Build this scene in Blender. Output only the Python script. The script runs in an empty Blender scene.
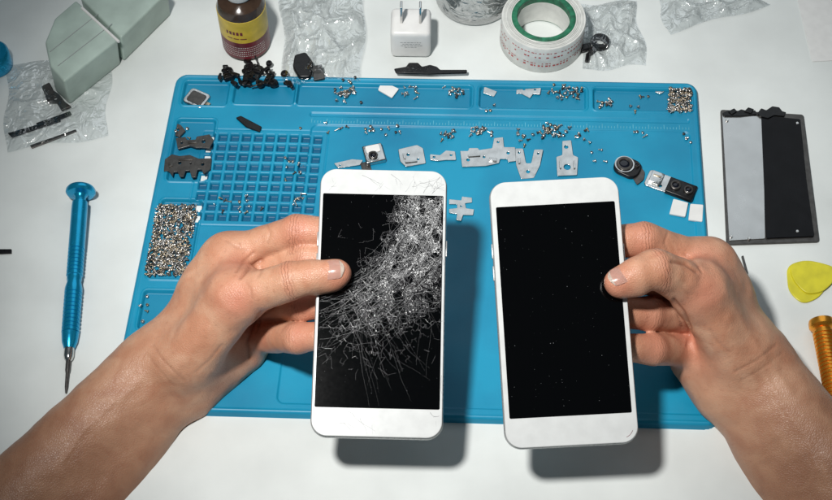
import bpy, bmesh, math, random
import numpy as np
from mathutils import Vector, Matrix, noise as mnoise
from mathutils.geometry import delaunay_2d_cdt
random.seed(7); np.random.seed(7)
S=0.001
scene=bpy.context.scene; COL=scene.collection
# ---------------------------------------------------------------- camera geometry (mm)
FPX=1343.0; AL=math.radians(31.9); CH=706.0
Rv=np.array([1.,0,0]); Uv=np.array([0,math.cos(AL),math.sin(AL)]); Fv=np.array([0,math.sin(AL),-math.cos(AL)])
Cp=np.array([0,0,CH])
def K(x,y,Z): return Cp+Rv*x+Uv*y+Fv*Z
def cs(px,py,Z): return np.array([(px-416)/FPX*Z,(250-py)/FPX*Z,Z])
def unp(px,py,Z):
    c=cs(px,py,Z); return K(*c)
def G(px,py,z=0.0):
    d=Rv*((px-416)/FPX)+Uv*((250-py)/FPX)+Fv
    t=(z-CH)/d[2]
    p=Cp+d*t
    return np.array([p[0],p[1],z])
# ---------------------------------------------------------------- materials
def M(name,col,rough=.5,metal=0.0,var=.12,ns=150,bump=0.0,bs=600,rvar=.1,col2=None,**kw):
    m=bpy.data.materials.new(name); m.use_nodes=True
    nt=m.node_tree; b=nt.nodes['Principled BSDF']
    tc=nt.nodes.new('ShaderNodeTexCoord')
    n=nt.nodes.new('ShaderNodeTexNoise'); n.inputs['Scale'].default_value=ns; n.inputs['Detail'].default_value=5
    nt.links.new(tc.outputs['Object'],n.inputs['Vector'])
    mx=nt.nodes.new('ShaderNodeMix'); mx.data_type='RGBA'; mx.name='colmix'
    c2=col2 if col2 else tuple(max(0,c*(1-2.2*var)) for c in col)
    mx.inputs[6].default_value=(*c2,1); mx.inputs[7].default_value=(*[min(1,c*(1+var*.5)) for c in col],1)
    rp=nt.nodes.new('ShaderNodeMapRange'); rp.inputs[1].default_value=.3; rp.inputs[2].default_value=.62
    nt.links.new(n.outputs['Fac'],rp.inputs[0]); nt.links.new(rp.outputs[0],mx.inputs[0])
    nt.links.new(mx.outputs[2],b.inputs['Base Color'])
    rr=nt.nodes.new('ShaderNodeMapRange'); rr.inputs[3].default_value=max(0.02,rough-rvar); rr.inputs[4].default_value=min(1,rough+rvar)
    n2=nt.nodes.new('ShaderNodeTexNoise'); n2.inputs['Scale'].default_value=ns*2.7; nt.links.new(tc.outputs['Object'],n2.inputs['Vector'])
    nt.links.new(n2.outputs['Fac'],rr.inputs[0]); nt.links.new(rr.outputs[0],b.inputs['Roughness'])
    b.inputs['Metallic'].default_value=metal
    if bump:
        n3=nt.nodes.new('ShaderNodeTexNoise'); n3.inputs['Scale'].default_value=bs; n3.inputs['Detail'].default_value=3
        nt.links.new(tc.outputs['Object'],n3.inputs['Vector'])
        bp=nt.nodes.new('ShaderNodeBump'); bp.inputs['Strength'].default_value=bump; bp.inputs['Distance'].default_value=.0005
        nt.links.new(n3.outputs['Fac'],bp.inputs['Height']); nt.links.new(bp.outputs[0],b.inputs['Normal'])
    for k,v in kw.items():
        b.inputs[k.replace('_',' ')].default_value=v
    return m
def clear_mat(name,fac=.05,tint=(.93,.945,.95),top=.8):
    m=bpy.data.materials.new(name); m.use_nodes=True; nt=m.node_tree
    for n in list(nt.nodes): nt.nodes.remove(n)
    o=nt.nodes.new('ShaderNodeOutputMaterial'); mix=nt.nodes.new('ShaderNodeMixShader')
    t=nt.nodes.new('ShaderNodeBsdfTransparent'); t.inputs[0].default_value=(*tint,1)
    g=nt.nodes.new('ShaderNodeBsdfGlossy'); g.inputs['Roughness'].default_value=.08
    lw=nt.nodes.new('ShaderNodeLayerWeight'); lw.inputs[0].default_value=.4
    mr=nt.nodes.new('ShaderNodeMapRange'); mr.inputs[3].default_value=fac; mr.inputs[4].default_value=top
    tc=nt.nodes.new('ShaderNodeTexCoord'); no=nt.nodes.new('ShaderNodeTexNoise'); no.inputs['Scale'].default_value=90; no.inputs['Distortion'].default_value=1.8
    bp=nt.nodes.new('ShaderNodeBump'); bp.inputs['Strength'].default_value=.8; bp.inputs['Distance'].default_value=.003
    nt.links.new(tc.outputs['Object'],no.inputs['Vector']); nt.links.new(no.outputs['Fac'],bp.inputs['Height'])
    nt.links.new(bp.outputs[0],g.inputs['Normal']); nt.links.new(bp.outputs[0],lw.inputs['Normal'])
    nt.links.new(lw.outputs['Facing'],mr.inputs[0]); nt.links.new(mr.outputs[0],mix.inputs[0])
    nt.links.new(t.outputs[0],mix.inputs[1]); nt.links.new(g.outputs[0],mix.inputs[2]); nt.links.new(mix.outputs[0],o.inputs[0])
    return m
MT={}
MT['table']=M('table_paint',(.72,.755,.74),.42,var=.06,ns=14,bump=.06,bs=300)
def mat_material():
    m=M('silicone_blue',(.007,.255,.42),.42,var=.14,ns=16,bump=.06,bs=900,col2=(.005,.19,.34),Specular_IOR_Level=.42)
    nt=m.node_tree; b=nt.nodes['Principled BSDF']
    at=nt.nodes.new('ShaderNodeAttribute'); at.attribute_name='well_shade'
    mx=nt.nodes.new('ShaderNodeMix'); mx.data_type='RGBA'; mx.inputs[7].default_value=(.002,.075,.16,1)  # shade inside the recesses, painted as a darker blue
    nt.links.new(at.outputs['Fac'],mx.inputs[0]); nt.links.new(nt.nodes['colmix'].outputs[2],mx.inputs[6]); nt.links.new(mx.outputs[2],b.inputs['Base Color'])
    return m
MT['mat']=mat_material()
MT['tick']=M('ruler_print',(.14,.46,.58),.5)
MT['white']=M('white_glass',(.62,.635,.63),.2,var=.03,rvar=.04)
MT['edge']=M('phone_rim',(.42,.43,.43),.28,metal=.4,var=.03)
MT['silver']=M('steel',(.60,.60,.59),.20,metal=1.0,var=.10,ns=160,rvar=.08,bump=.9,bs=140)
MT['screw']=M('screw_steel',(.66,.65,.63),.26,metal=.9,var=.15,ns=700)
MT['brass']=M('screw_warm_steel',(.50,.42,.31),.32,metal=.85,var=.12,ns=700)
MT['dsteel']=M('dark_steel',(.10,.095,.09),.33,metal=.7,var=.12,ns=300,bump=.2,bs=300)
MT['black']=M('black_plastic',(.008,.008,.009),.30,var=.2,ns=300,bump=.06,Specular_IOR_Level=.3)
MT['gloss']=M('gloss_black',(.004,.004,.005),.16,var=.2,ns=60,rvar=.06,Specular_IOR_Level=.14)
MT['lens']=M('lens_glass',(.005,.006,.012),.05,var=.1,rvar=.02)
MT['wplast']=M('white_plastic',(.74,.74,.725),.35,var=.03,bump=.03)
MT['mint']=M('mint_plastic',(.42,.52,.465),.42,var=.09,ns=45,bump=.14,bs=350)
MT['yellow']=M('yellow_plastic',(.66,.60,.03),.35,var=.08,ns=120)
MT['gold']=M('gold_anodised',(.85,.36,.04),.28,metal=.85,var=.06)
MT['blue']=M('blue_anodised',(.01,.34,.60),.24,metal=.7,var=.05)
MT['green']=M('green_card',(.015,.17,.085),.5,var=.25,ns=300)
MT['tape']=M('tape_paper',(.68,.69,.66),.35,var=.06,ns=200)
MT['wind']=M('tape_winding_edge',(.40,.42,.41),.4,var=.1)
MT['red']=M('red_print',(.50,.06,.06),.5)
MT['maroon']=M('maroon_label',(.16,.02,.03),.4,var=.2)
MT['lyellow']=M('yellow_label',(.66,.47,.05),.4,var=.08)
MT['bottle']=M('brown_bottle',(.05,.03,.02),.15)
MT['grey']=M('grey_print',(.28,.29,.30),.5)
MT['clear']=clear_mat('clear_film')
MT['jar']=clear_mat('smoky_glass',.3,(.50,.56,.57),.85)
MT['lcdsilver']=M('brushed_plate',(.56,.56,.55),.30,metal=.9,var=.03,ns=25,bump=.10,bs=45)
MT['nail']=M('nail',(.78,.48,.39),.22,var=.03,rvar=.04,Subsurface_Weight=.1,Subsurface_Scale=.001)
MT['nailtip']=M('nail_free_edge',(.80,.70,.61),.28,var=.03,rvar=.04)
def screen_mat():
    m=M('black_glass',(.001,.001,.0012),.06,var=.1,rvar=.01); nt=m.node_tree; b=nt.nodes['Principled BSDF']
    b.inputs['Specular IOR Level'].default_value=.35
    tc=nt.nodes.new('ShaderNodeTexCoord')
    v=nt.nodes.new('ShaderNodeTexVoronoi'); v.inputs['Scale'].default_value=640; nt.links.new(tc.outputs['Object'],v.inputs['Vector'])
    sep=nt.nodes.new('ShaderNodeSeparateColor'); nt.links.new(v.outputs['Color'],sep.inputs[0])
    mr=nt.nodes.new('ShaderNodeMapRange'); mr.inputs[1].default_value=.66; mr.inputs[2].default_value=1; mr.inputs[3].default_value=0; mr.inputs[4].default_value=.14
    nt.links.new(sep.outputs[0],mr.inputs[0])
    lt=nt.nodes.new('ShaderNodeMath'); lt.operation='LESS_THAN'; nt.links.new(v.outputs['Distance'],lt.inputs[0]); nt.links.new(mr.outputs[0],lt.inputs[1])
    pw=nt.nodes.new('ShaderNodeMath'); pw.operation='POWER'; pw.inputs[1].default_value=2; nt.links.new(sep.outputs[1],pw.inputs[0])
    sc=nt.nodes.new('ShaderNodeMath'); sc.operation='MULTIPLY'; nt.links.new(lt.outputs[0],sc.inputs[0]); nt.links.new(pw.outputs[0],sc.inputs[1])
    mix=nt.nodes.new('ShaderNodeMix'); mix.data_type='RGBA'; mix.inputs[6].default_value=(.001,.001,.0012,1); mix.inputs[7].default_value=(.17,.18,.19,1)
    nt.links.new(sc.outputs[0],mix.inputs[0]); nt.links.new(mix.outputs[2],b.inputs['Base Color'])
    return m
MT['screen']=screen_mat()
MT['crk1']=M('crack_bright',(.85,.86,.86),.4,var=.02)
MT['crk2']=M('crack_mid',(.36,.37,.38),.4,var=.05)
MT['crk3']=M('crack_dim',(.10,.10,.11),.4,var=.05)
def skin_mat():
    m=bpy.data.materials.new('skin'); m.use_nodes=True; nt=m.node_tree; b=nt.nodes['Principled BSDF']; L=nt.links.new
    tc=nt.nodes.new('ShaderNodeTexCoord')
    def noise(s,d=4,dist=0):
        n=nt.nodes.new('ShaderNodeTexNoise'); n.inputs['Scale'].default_value=s; n.inputs['Detail'].default_value=d; n.inputs['Distortion'].default_value=dist; L(tc.outputs['Object'],n.inputs['Vector']); return n
    def attr(a):
        n=nt.nodes.new('ShaderNodeAttribute'); n.attribute_name=a; return n
    def mix(f,a,bb):
        x=nt.nodes.new('ShaderNodeMix'); x.data_type='RGBA'
        if not isinstance(f,float): L(f,x.inputs[0])
        else: x.inputs[0].default_value=f
        for i,c in ((6,a),(7,bb)):
            if isinstance(c,tuple): x.inputs[i].default_value=(*c,1)
            else: L(c,x.inputs[i])
        return x.outputs[2]
    n1=noise(60,6,.8); mr=nt.nodes.new('ShaderNodeMapRange'); mr.inputs[1].default_value=.36; mr.inputs[2].default_value=.66; L(n1.outputs['Fac'],mr.inputs[0])
    base=mix(mr.outputs[0],(.53,.25,.15),(.62,.355,.23))
    c=mix(attr('red').outputs['Fac'],base,(.58,.215,.14))
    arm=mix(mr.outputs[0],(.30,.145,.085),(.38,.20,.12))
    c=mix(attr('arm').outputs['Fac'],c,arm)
    n4=noise(420,3); m4=nt.nodes.new('ShaderNodeMapRange'); m4.inputs[1].default_value=.58; m4.inputs[2].default_value=.74; m4.inputs[4].default_value=.28; L(n4.outputs['Fac'],m4.inputs[0])
    c=mix(m4.outputs[0],c,(.30,.11,.06))
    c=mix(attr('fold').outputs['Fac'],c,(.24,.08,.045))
    n6=noise(300,3)
    u=nt.nodes.new('ShaderNodeMath'); u.operation='MULTIPLY_ADD'; u.inputs[1].default_value=7.0; L(n6.outputs['Fac'],u.inputs[0]); L(attr('cu').outputs['Fac'],u.inputs[2])
    sn=nt.nodes.new('ShaderNodeMath'); sn.operation='SINE'; L(u.outputs[0],sn.inputs[0])
    ab=nt.nodes.new('ShaderNodeMath'); ab.operation='ABSOLUTE'; L(sn.outputs[0],ab.inputs[0])
    pw=nt.nodes.new('ShaderNodeMath'); pw.operation='POWER'; pw.inputs[1].default_value=.4; L(ab.outputs[0],pw.inputs[0])
    iv=nt.nodes.new('ShaderNodeMath'); iv.operation='SUBTRACT'; iv.inputs[0].default_value=1; L(pw.outputs[0],iv.inputs[1])
    ivm=nt.nodes.new('ShaderNodeMath'); ivm.operation='MULTIPLY'; L(iv.outputs[0],ivm.inputs[0]); L(attr('cw').outputs['Fac'],ivm.inputs[1])
    c=mix(ivm.outputs[0],c,(.24,.085,.05))
    L(c,b.inputs['Base Color'])
    b.inputs['Roughness'].default_value=.43
    b.inputs['Specular IOR Level'].default_value=.5
    b.inputs['Subsurface Weight'].default_value=.08; b.inputs['Subsurface Scale'].default_value=.0022; b.inputs['Subsurface Radius'].default_value=(1,.4,.22)
    v=nt.nodes.new('ShaderNodeTexVoronoi'); v.feature='DISTANCE_TO_EDGE'; v.inputs['Scale'].default_value=850; L(tc.outputs['Object'],v.inputs['Vector'])
    mm=nt.nodes.new('ShaderNodeMath'); mm.operation='MINIMUM'; mm.inputs[1].default_value=.25; L(v.outputs['Distance'],mm.inputs[0])
    n5=noise(190,7)
    ad=nt.nodes.new('ShaderNodeMath'); ad.operation='MULTIPLY_ADD'; ad.inputs[1].default_value=1.2; L(mm.outputs[0],ad.inputs[0]); L(n5.outputs['Fac'],ad.inputs[2])
    b1=nt.nodes.new('ShaderNodeBump'); b1.inputs['Strength'].default_value=.50; b1.inputs['Distance'].default_value=.0006; L(ad.outputs[0],b1.inputs['Height'])
    ml=nt.nodes.new('ShaderNodeMath'); ml.operation='MULTIPLY'; L(pw.outputs[0],ml.inputs[0]); L(attr('cw').outputs['Fac'],ml.inputs[1])
    b2=nt.nodes.new('ShaderNodeBump'); b2.inputs['Strength'].default_value=.6; b2.inputs['Distance'].default_value=.0006
    L(ml.outputs[0],b2.inputs['Height']); L(b1.outputs[0],b2.inputs['Normal']); L(b2.outputs[0],b.inputs['Normal'])
    return m
MT['skin']=skin_mat()
# ---------------------------------------------------------------- object helpers
def tag(o,label=None,cat=None,group=None,kind=None):
    if label:o['label']=label
    if cat:o['category']=cat
    if group:o['group']=group
    if kind:o['kind']=kind
    return o
def thing(name,label,cat,loc=(0,0,0),rz=0,group=None):
    o=bpy.data.objects.new(name,None); COL.objects.link(o); o.empty_display_size=.01
    o.location=[c*S for c in loc]; o.rotation_euler=(0,0,rz); tag(o,label,cat,group); return o
def meshobj(name,me,mat,parent=None,loc=None,rz=0,smooth=True):
    o=bpy.data.objects.new(name,me); COL.objects.link(o)
    if mat is not None: me.materials.append(MT[mat] if isinstance(mat,str) else mat)
    if parent: o.parent=parent
    if loc is not None: o.location=[c*S for c in loc]
    o.rotation_euler=(0,0,rz)
    if smooth:
        for p in me.polygons: p.use_smooth=True
        try: me.set_sharp_from_angle(angle=math.radians(38))
        except Exception: pass
    return o
def from_bm(bm):
    bmesh.ops.recalc_face_normals(bm,faces=bm.faces)
    me=bpy.data.meshes.new('m'); bm.to_mesh(me); bm.free(); return me
def plate_mesh(loops,th,bev=0.15):
    bev=min(bev,th*.45)
    cu=bpy.data.curves.new('c','CURVE'); cu.dimensions='2D'; cu.fill_mode='BOTH'
    cu.extrude=max(th/2-bev,.001)*S; cu.bevel_depth=bev*S; cu.bevel_resolution=2; cu.offset=-bev*S
    for lp in loops:
        sp=cu.splines.new('POLY'); sp.points.add(len(lp)-1)
        for i,p in enumerate(lp): sp.points[i].co=(p[0]*S,p[1]*S,0,1)
        sp.use_cyclic_u=True
    o=bpy.data.objects.new('tmp',cu); COL.objects.link(o)
    bpy.context.view_layer.update()
    me=bpy.data.meshes.new_from_object(o.evaluated_get(bpy.context.evaluated_depsgraph_get()))
    bpy.data.objects.remove(o); bpy.data.curves.remove(cu)
    me.transform(Matrix.Translation((0,0,th/2*S)))
    me.materials.clear()
    return me
def rnd(poly,r,n=5):
    out=[];N=len(poly)
    for i in range(N):
        p0=Vector(poly[i-1][:2]);p=Vector(poly[i][:2]);p1=Vector(poly[(i+1)%N][:2])
        a=(p0-p);b=(p1-p);la=a.length;lb=b.length
        d=min(r,la*.45,lb*.45);a.normalize();b.normalize()
        A=p+a*d;B=p+b*d
        for k in range(n+1):
            t=k/n; q=A*(1-t)**2+p*2*t*(1-t)+B*t*t; out.append((q.x,q.y))
    return out
def circ(cx,cy,r,n=16): return [(cx+r*math.cos(2*math.pi*k/n),cy+r*math.sin(2*math.pi*k/n)) for k in range(n)]
def rrect(w,h,r,n=8,cx=0,cy=0):
    out=[]
    for sx,sy,a0 in ((1,1,0),(-1,1,90),(-1,-1,180),(1,-1,270)):
        for k in range(n+1):
            a=math.radians(a0+90*k/n); out.append((cx+sx*(w/2-r)+r*math.cos(a),cy+sy*(h/2-r)+r*math.sin(a)))
    return out
tr_=random.Random(11)
def pxplate(name,label,cat,pts,z,th,mat,bev=.15,rr=1.0,holes=(),parent=None,group=None,tabs=(),tilt=0):
    W=[G(x,y,z) for x,y in pts]; c=sum(W)/len(W)
    loops=[rnd([(p[0]-c[0],p[1]-c[1]) for p in W],rr)]
    for hx,hy,hr in holes:
        h=G(hx,hy,z); loops.append(circ(h[0]-c[0],h[1]-c[1],hr)[::-1])
    o=meshobj(name,plate_mesh(loops,th,bev),mat,None,(c[0],c[1],z))
    if tilt:
        o.rotation_euler=(tr_.uniform(-tilt,tilt),tr_.uniform(-tilt,tilt),0); o.location.z+=.35*S
    for tx,ty,w,h,hh,a in tabs:
        g=G(tx,ty,z); q=meshobj('folded_tab',boxm(w,h,hh,.12),mat,o,(g[0]-c[0],g[1]-c[1],th-.1),math.radians(a))
    if parent:
        o.parent=parent; o.matrix_parent_inverse=Matrix.Identity(4)
        pl=parent.location; rz=parent.rotation_euler[2]
        v=Matrix.Rotation(-rz,3,'Z')@(Vector((c[0]*S,c[1]*S,z*S))-pl); o.location=v; o.rotation_euler=(0,0,-rz)
    if label: tag(o,label,cat,group)
    return o
def lathe(profile,seg=32,axis='Z',closed=False):
    bm=bmesh.new(); rings=[]
    for (r,h) in profile:
        ring=[]
        for k in range(seg):
            a=2*math.pi*k/seg; x,y=r*math.cos(a),r*math.sin(a)
            p=(x,y,h) if axis=='Z' else (h,x,y)
            ring.append(bm.verts.new([c*S for c in p]))
        rings.append(ring)
    n=len(rings)
    for i in range(n if closed else n-1):
        A=rings[i];B=rings[(i+1)%n]
        for k in range(seg): bm.faces.new((A[k],A[(k+1)%seg],B[(k+1)%seg],B[k]))
    if not closed:
        if profile[0][0]>1e-6: bm.faces.new(rings[0][::-1])
        if profile[-1][0]>1e-6: bm.faces.new(rings[-1])
    bmesh.ops.remove_doubles(bm,verts=bm.verts,dist=1e-7)
    return from_bm(bm)
def boxm(sx,sy,sz,bev=.3,c=(0,0,0)):
    bm=bmesh.new(); bmesh.ops.create_cube(bm,size=1)
    for v in bm.verts: v.co=Vector(((v.co.x*sx+c[0])*S,(v.co.y*sy+c[1])*S,(v.co.z*sz+sz/2+c[2])*S))
    if bev: bmesh.ops.bevel(bm,geom=list(bm.edges),offset=bev*S,segments=3,affect='EDGES',profile=.5)
    return from_bm(bm)
def tube(path,r,seg=8):
    bm=bmesh.new(); rings=[]; P=[Vector(p) for p in path]
    for i,p in enumerate(P):
        d=(P[min(i+1,len(P)-1)]-P[max(i-1,0)]).normalized()
        u=d.cross(Vector((0,0,1)));  u=u.normalized() if u.length>1e-3 else Vector((1,0,0)); w=d.cross(u)
        rings.append([bm.verts.new((p+(u*math.cos(2*math.pi*k/seg)+w*math.sin(2*math.pi*k/seg))*r)*S) for k in range(seg)])
    for A,B in zip(rings,rings[1:]):
        for k in range(seg): bm.faces.new((A[k],A[(k+1)%seg],B[(k+1)%seg],B[k]))
    bm.faces.new(rings[0][::-1]); bm.faces.new(rings[-1]); return from_bm(bm)
# ---------------------------------------------------------------- table
bm=bmesh.new()
bmesh.ops.create_cube(bm,size=1)
for v in bm.verts: v.co=Vector((v.co.x*2.2,v.co.y*1.8+.45,v.co.z*.03-.015))
o=meshobj('table_top',from_bm(bm),'table',smooth=False); tag(o,'white painted work table under the blue mat','table',kind='structure')
# ---------------------------------------------------------------- mat heightfield
pxc=[(176,73),(698,82),(722,427),(108,410)]; abc=[(0,0),(350,0),(350,250),(0,250)]
def homog(src,dst):
    A=[];B=[]
    for (x,y),(u,v) in zip(src,dst):
        A.append([x,y,1,0,0,0,-u*x,-u*y]);B.append(u);A.append([0,0,0,x,y,1,-v*x,-v*y]);B.append(v)
    h=np.linalg.solve(np.array(A,float),np.array(B,float)); return np.append(h,1).reshape(3,3)
H1=homog(abc,pxc); H2=np.linalg.inv(H1)
def ap(H,x,y):
    w=H[2,0]*x+H[2,1]*y+H[2,2]; return (H[0,0]*x+H[0,1]*y+H[0,2])/w,(H[1,0]*x+H[1,1]*y+H[1,2])/w
def sdr(a,b,x0,y0,x1,y1,r):
    cx,cy=(x0+x1)/2,(y0+y1)/2; qx=np.abs(a-cx)-(x1-x0)/2+r; qy=np.abs(b-cy)-(y1-y0)/2+r
    return np.hypot(np.maximum(qx,0),np.maximum(qy,0))+np.minimum(np.maximum(qx,qy),0)-r
def ss(x): x=np.clip(x,0,1); return x*x*(3-2*x)
trays=[(182,80,229,110),(236,80,293,109),(299,82,471,106),(480,83,586,107),(593,84,692,112),
       (170,119,200,181),(152,199,193,279),(139,290,186,330),(133,338,186,372),(130,380,186,402)]
TR=[]
for x0,y0,x1,y1 in trays:
    a0,b0=ap(H2,x0,y0);a1,b1=ap(H2,x1,y1); TR.append((a0,b0,a1,b1))
for i in (5,6,7,8,9): TR[i]=(7.5,TR[i][1],33,TR[i][3])
TR[0]=(7.5,7,38,27)
for i in (1,2,3,4): TR[i]=(TR[i][0],7,TR[i][2],25)
ga0,gb0=ap(H2,206,132);ga1,gb1=ap(H2,312,236)
NC=10;pitch=(ga1-ga0)/NC;NR=9
def wellf(a,b):
    fa=((a-ga0)/pitch)%1.0; fb=((b-gb0)/pitch)%1.0
    ing=(a>ga0)&(a<ga0+NC*pitch)&(b>gb0)&(b<gb0+NR*pitch)
    cell=np.maximum(np.abs(fa-.5),np.abs(fb-.5))
    return np.where(ing,ss((.39-cell)/.08),0)
def hm(a,b):
    out=sdr(a,b,0,0,350,250,9)
    h=4.0*np.ones_like(a)
    h=h+.6*ss(1-np.abs(out+2.6)/1.2)
    for t in TR: h=h-2.4*ss(-sdr(a,b,*t,2.5)/.8)+.7*ss(1-np.abs(sdr(a,b,*t,2.5)-.9)/.9)
    h-=.9*ss(-sdr(a,b,94,31,343,35,1.5)/.8)
    h-=1.0*ss(-sdr(a,b,96,41,343,243,5)/.8)
    h-=2.9*wellf(a,b)
    h-=.6*ss(-np.abs(sdr(a,b,ga0-2.5,gb0-2.5,ga0+NC*pitch+2.5,gb0+NR*pitch+2.5,2)/.7)+1)
    h=np.where(out>0,-.6,h-(1-ss(-out/1.3))*3.6)
    return h
def hpx(px,py):
    a,b=ap(H2,px,py); return max(0.0,float(hm(np.array([float(a)]),np.array([float(b)]))[0]))
st=.5
A_,B_=np.meshgrid(np.arange(-1,351.1,st),np.arange(-1,251.1,st),indexing='ij')
Hh=hm(A_,B_); PX,PY=ap(H1,A_,B_)
dx=(PX-416)/FPX; dy=(250-PY)/FPX
dirz=dy*Uv[2]+Fv[2]; t=(4.0-CH)/dirz
X=dx*t; Y=(dy*Uv[1]+Fv[1])*t
co=np.stack([X,Y,Hh],-1).reshape(-1,3)*S
na,nb=A_.shape; idx=np.arange(na*nb).reshape(na,nb)
f=np.stack([idx[:-1,:-1],idx[:-1,1:],idx[1:,1:],idx[1:,:-1]],-1).reshape(-1,4)
def npmesh(co,f):
    me=bpy.data.meshes.new('n'); me.vertices.add(len(co)); me.vertices.foreach_set('co',co.astype(np.float32).ravel())
    me.loops.add(f.size); me.loops.foreach_set('vertex_index',f.astype(np.int32).ravel())
    me.polygons.add(len(f)); me.polygons.foreach_set('loop_start',np.arange(0,f.size,4,dtype=np.int32)); me.polygons.foreach_set('loop_total',np.full(len(f),4,np.int32))
    me.update(calc_edges=True); me.validate(); me.polygons.foreach_set('use_smooth',np.ones(len(me.polygons),bool)); return me
matroot=thing('repair_mat','blue silicone repair mat with trays and a square grid on the white table','mat',tuple(G(416,250,0)))
mm_=npmesh(co,f)
wl=wellf(A_,B_)*.9  # painted shade mask: strong in grid wells, weaker on tray floors
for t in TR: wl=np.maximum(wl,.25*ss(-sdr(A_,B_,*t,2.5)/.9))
at=mm_.attributes.new('well_shade','FLOAT','POINT'); at.data.foreach_set('value',wl.astype(np.float32).ravel())
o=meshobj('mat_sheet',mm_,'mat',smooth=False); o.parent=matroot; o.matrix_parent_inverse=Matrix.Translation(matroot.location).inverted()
bm=bmesh.new()
def abw(a,b,z):
    x,y=ap(H1,a,b); g=G(x,y,4.0); return Vector((g[0]*S,g[1]*S,z*S))
for k in range(0,124):
    a=96+k*2; l=3.4 if k%5==0 else 1.8
    vs=[bm.verts.new(abw(*q,4.03)) for q in ((a-.15,40),(a+.15,40),(a+.15,40-l),(a-.15,40-l))]; bm.faces.new(vs)
o=meshobj('ruler_marks',from_bm(bm),'tick',smooth=False); o.parent=matroot; o.matrix_parent_inverse=Matrix.Translation(matroot.location).inverted()
# ---------------------------------------------------------------- phones
PHN=[]
def phone(name,label,corners,w):
    (tl,tr,br,bl),(zt,zb)=corners
    TL,TRr,BR,BL=[Vector(unp(*p)) for p in ((*tl,zt),(*tr,zt),(*br,zb),(*bl,zb))]
    c=(TL+TRr+BR+BL)/4; Xa=((TRr-TL)+(BR-BL)).normalized(); Ya=((TL-BL)+(TRr-BR))/2; L=Ya.length
    Na=Xa.cross(Ya).normalized(); Ya=Na.cross(Xa)
    PHN.append((c,Xa,Ya,Na,L))
    root=thing(name,label,'phone')
    root.matrix_world=Matrix(((Xa.x,Ya.x,Na.x,c.x*S),(Xa.y,Ya.y,Na.y,c.y*S),(Xa.z,Ya.z,Na.z,c.z*S),(0,0,0,1)))
    meshobj('back_shell',plate_mesh([rrect(w,L,9,12)],6.3,2.4),'edge',root,(0,0,-7.2))
    meshobj('front_panel',plate_mesh([rrect(w-1.2,L-1.2,8.4,12)],1.2,.45),'white',root,(0,0,-1.2))
    for sy in (22,34): meshobj('volume_button',boxm(.8,8,1.8,.3,(-w/2-.1,sy,-4.5)),'edge',root)
    meshobj('power_button',boxm(.8,9,1.8,.3,(w/2+.1,30,-4.5)),'edge',root)
    return root,L
pl,LL=phone('phone',"white phone with shattered black screen, held at left over the mat",(((320,168),(448,170),(443.5,440),(309,436)),(740,703)),70)
pr,LR=phone('phone',"white phone with intact black screen, held at right over the mat",(((490,182),(620,175),(639,443),(503.5,450)),(723,696)),70)
sl=meshobj('screen',plate_mesh([rrect(66,LL*.795,.8,4,cy=LL*.003)],.12,.03),'screen',pl,(0,0,-.02))
sr=meshobj('screen',plate_mesh([rrect(63.8,LR*.79,.8,4,cy=LR*.006)],.12,.03),'screen',pr,(0,0,-.02))
meshobj('chin_mark',tube([(26+6*math.sin(a),-LR/2+9-6*math.cos(a),.05) for a in [math.radians(x) for x in range(20,75,8)]],.12),'maroon',pr)
# cracks: a connected web of hairlines
bm=bmesh.new()
X0,X1,Y0,Y1=-32.7,32.7,-LL*.795/2+.6,LL*.795/2+.2
def gauss(s): return random.gauss(0,s)
cx0,cy0=-49,68
def rc(th): return 73+22*(max(th,0)/90)**2
def seg(p,q,w,mi,z=.14):
    d=Vector((q[0]-p[0],q[1]-p[1])); l=d.length
    if l<1e-4: return
    for e in (p,q):
        if not(X0<e[0]<X1 and Y0<e[1]<Y1): return
    n=Vector((-d.y,d.x))/l*w/2
    z+=random.uniform(0,.02)
    fc=bm.faces.new([bm.verts.new((a*S,b*S,z*S)) for a,b in ((p[0]-n.x,p[1]-n.y),(q[0]-n.x,q[1]-n.y),(q[0]+n.x,q[1]+n.y),(p[0]+n.x,p[1]+n.y))]); fc.material_index=mi
def densf(x,y):
    r=math.hypot(x-cx0,y-cy0); th=math.degrees(math.atan2(cy0-y,x-cx0))
    e=r-rc(th)+6*mnoise.noise(Vector((x*.06,y*.06,5))); s=(9+.06*th) if e<0 else 24
    fade=max(.0,1-(max(th,0)/78)**1.1)
    return math.exp(-(e/s)**2)*(.03+.97*fade)*max(.15,min(1,(y+52)/55)), r, th
pts=[]
while len(pts)<8200:
    x,y=random.uniform(X0,X1),random.uniform(Y0,Y1)
    d,r,th=densf(x,y)
    cl=mnoise.noise(Vector((x*.16,y*.16,0)))+.6*mnoise.noise(Vector((r*.5,th*.2,4)))
    if random.random()<d*(.5+1.2*cl)+.0012: pts.append((x,y))
vs,es,fs,_,_,_=delaunay_2d_cdt([Vector(p) for p in pts],[],[],0,1e-5)
for a,b in es:
    p,q=vs[a],vs[b]; l=(p-q).length
    mx_,my_=(p.x+q.x)/2,(p.y+q.y)/2
    dens,r,th=densf(mx_,my_)
    if l>5: continue
    if random.random()<.20: continue
    if dens<.10 and l>1.6 and random.random()<.72: continue
    loc=mnoise.noise(Vector((mx_*.25,my_*.25,9)))
    rr=random.random()
    if rr<.30*dens+.55*loc*dens: mi,w=0,random.uniform(.03,.08)
    elif rr<.06+.55*dens: mi,w=1,random.uniform(.03,.06)
    else: mi,w=2,random.uniform(.025,.05)
    seg(p,q,w,mi)
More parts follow.
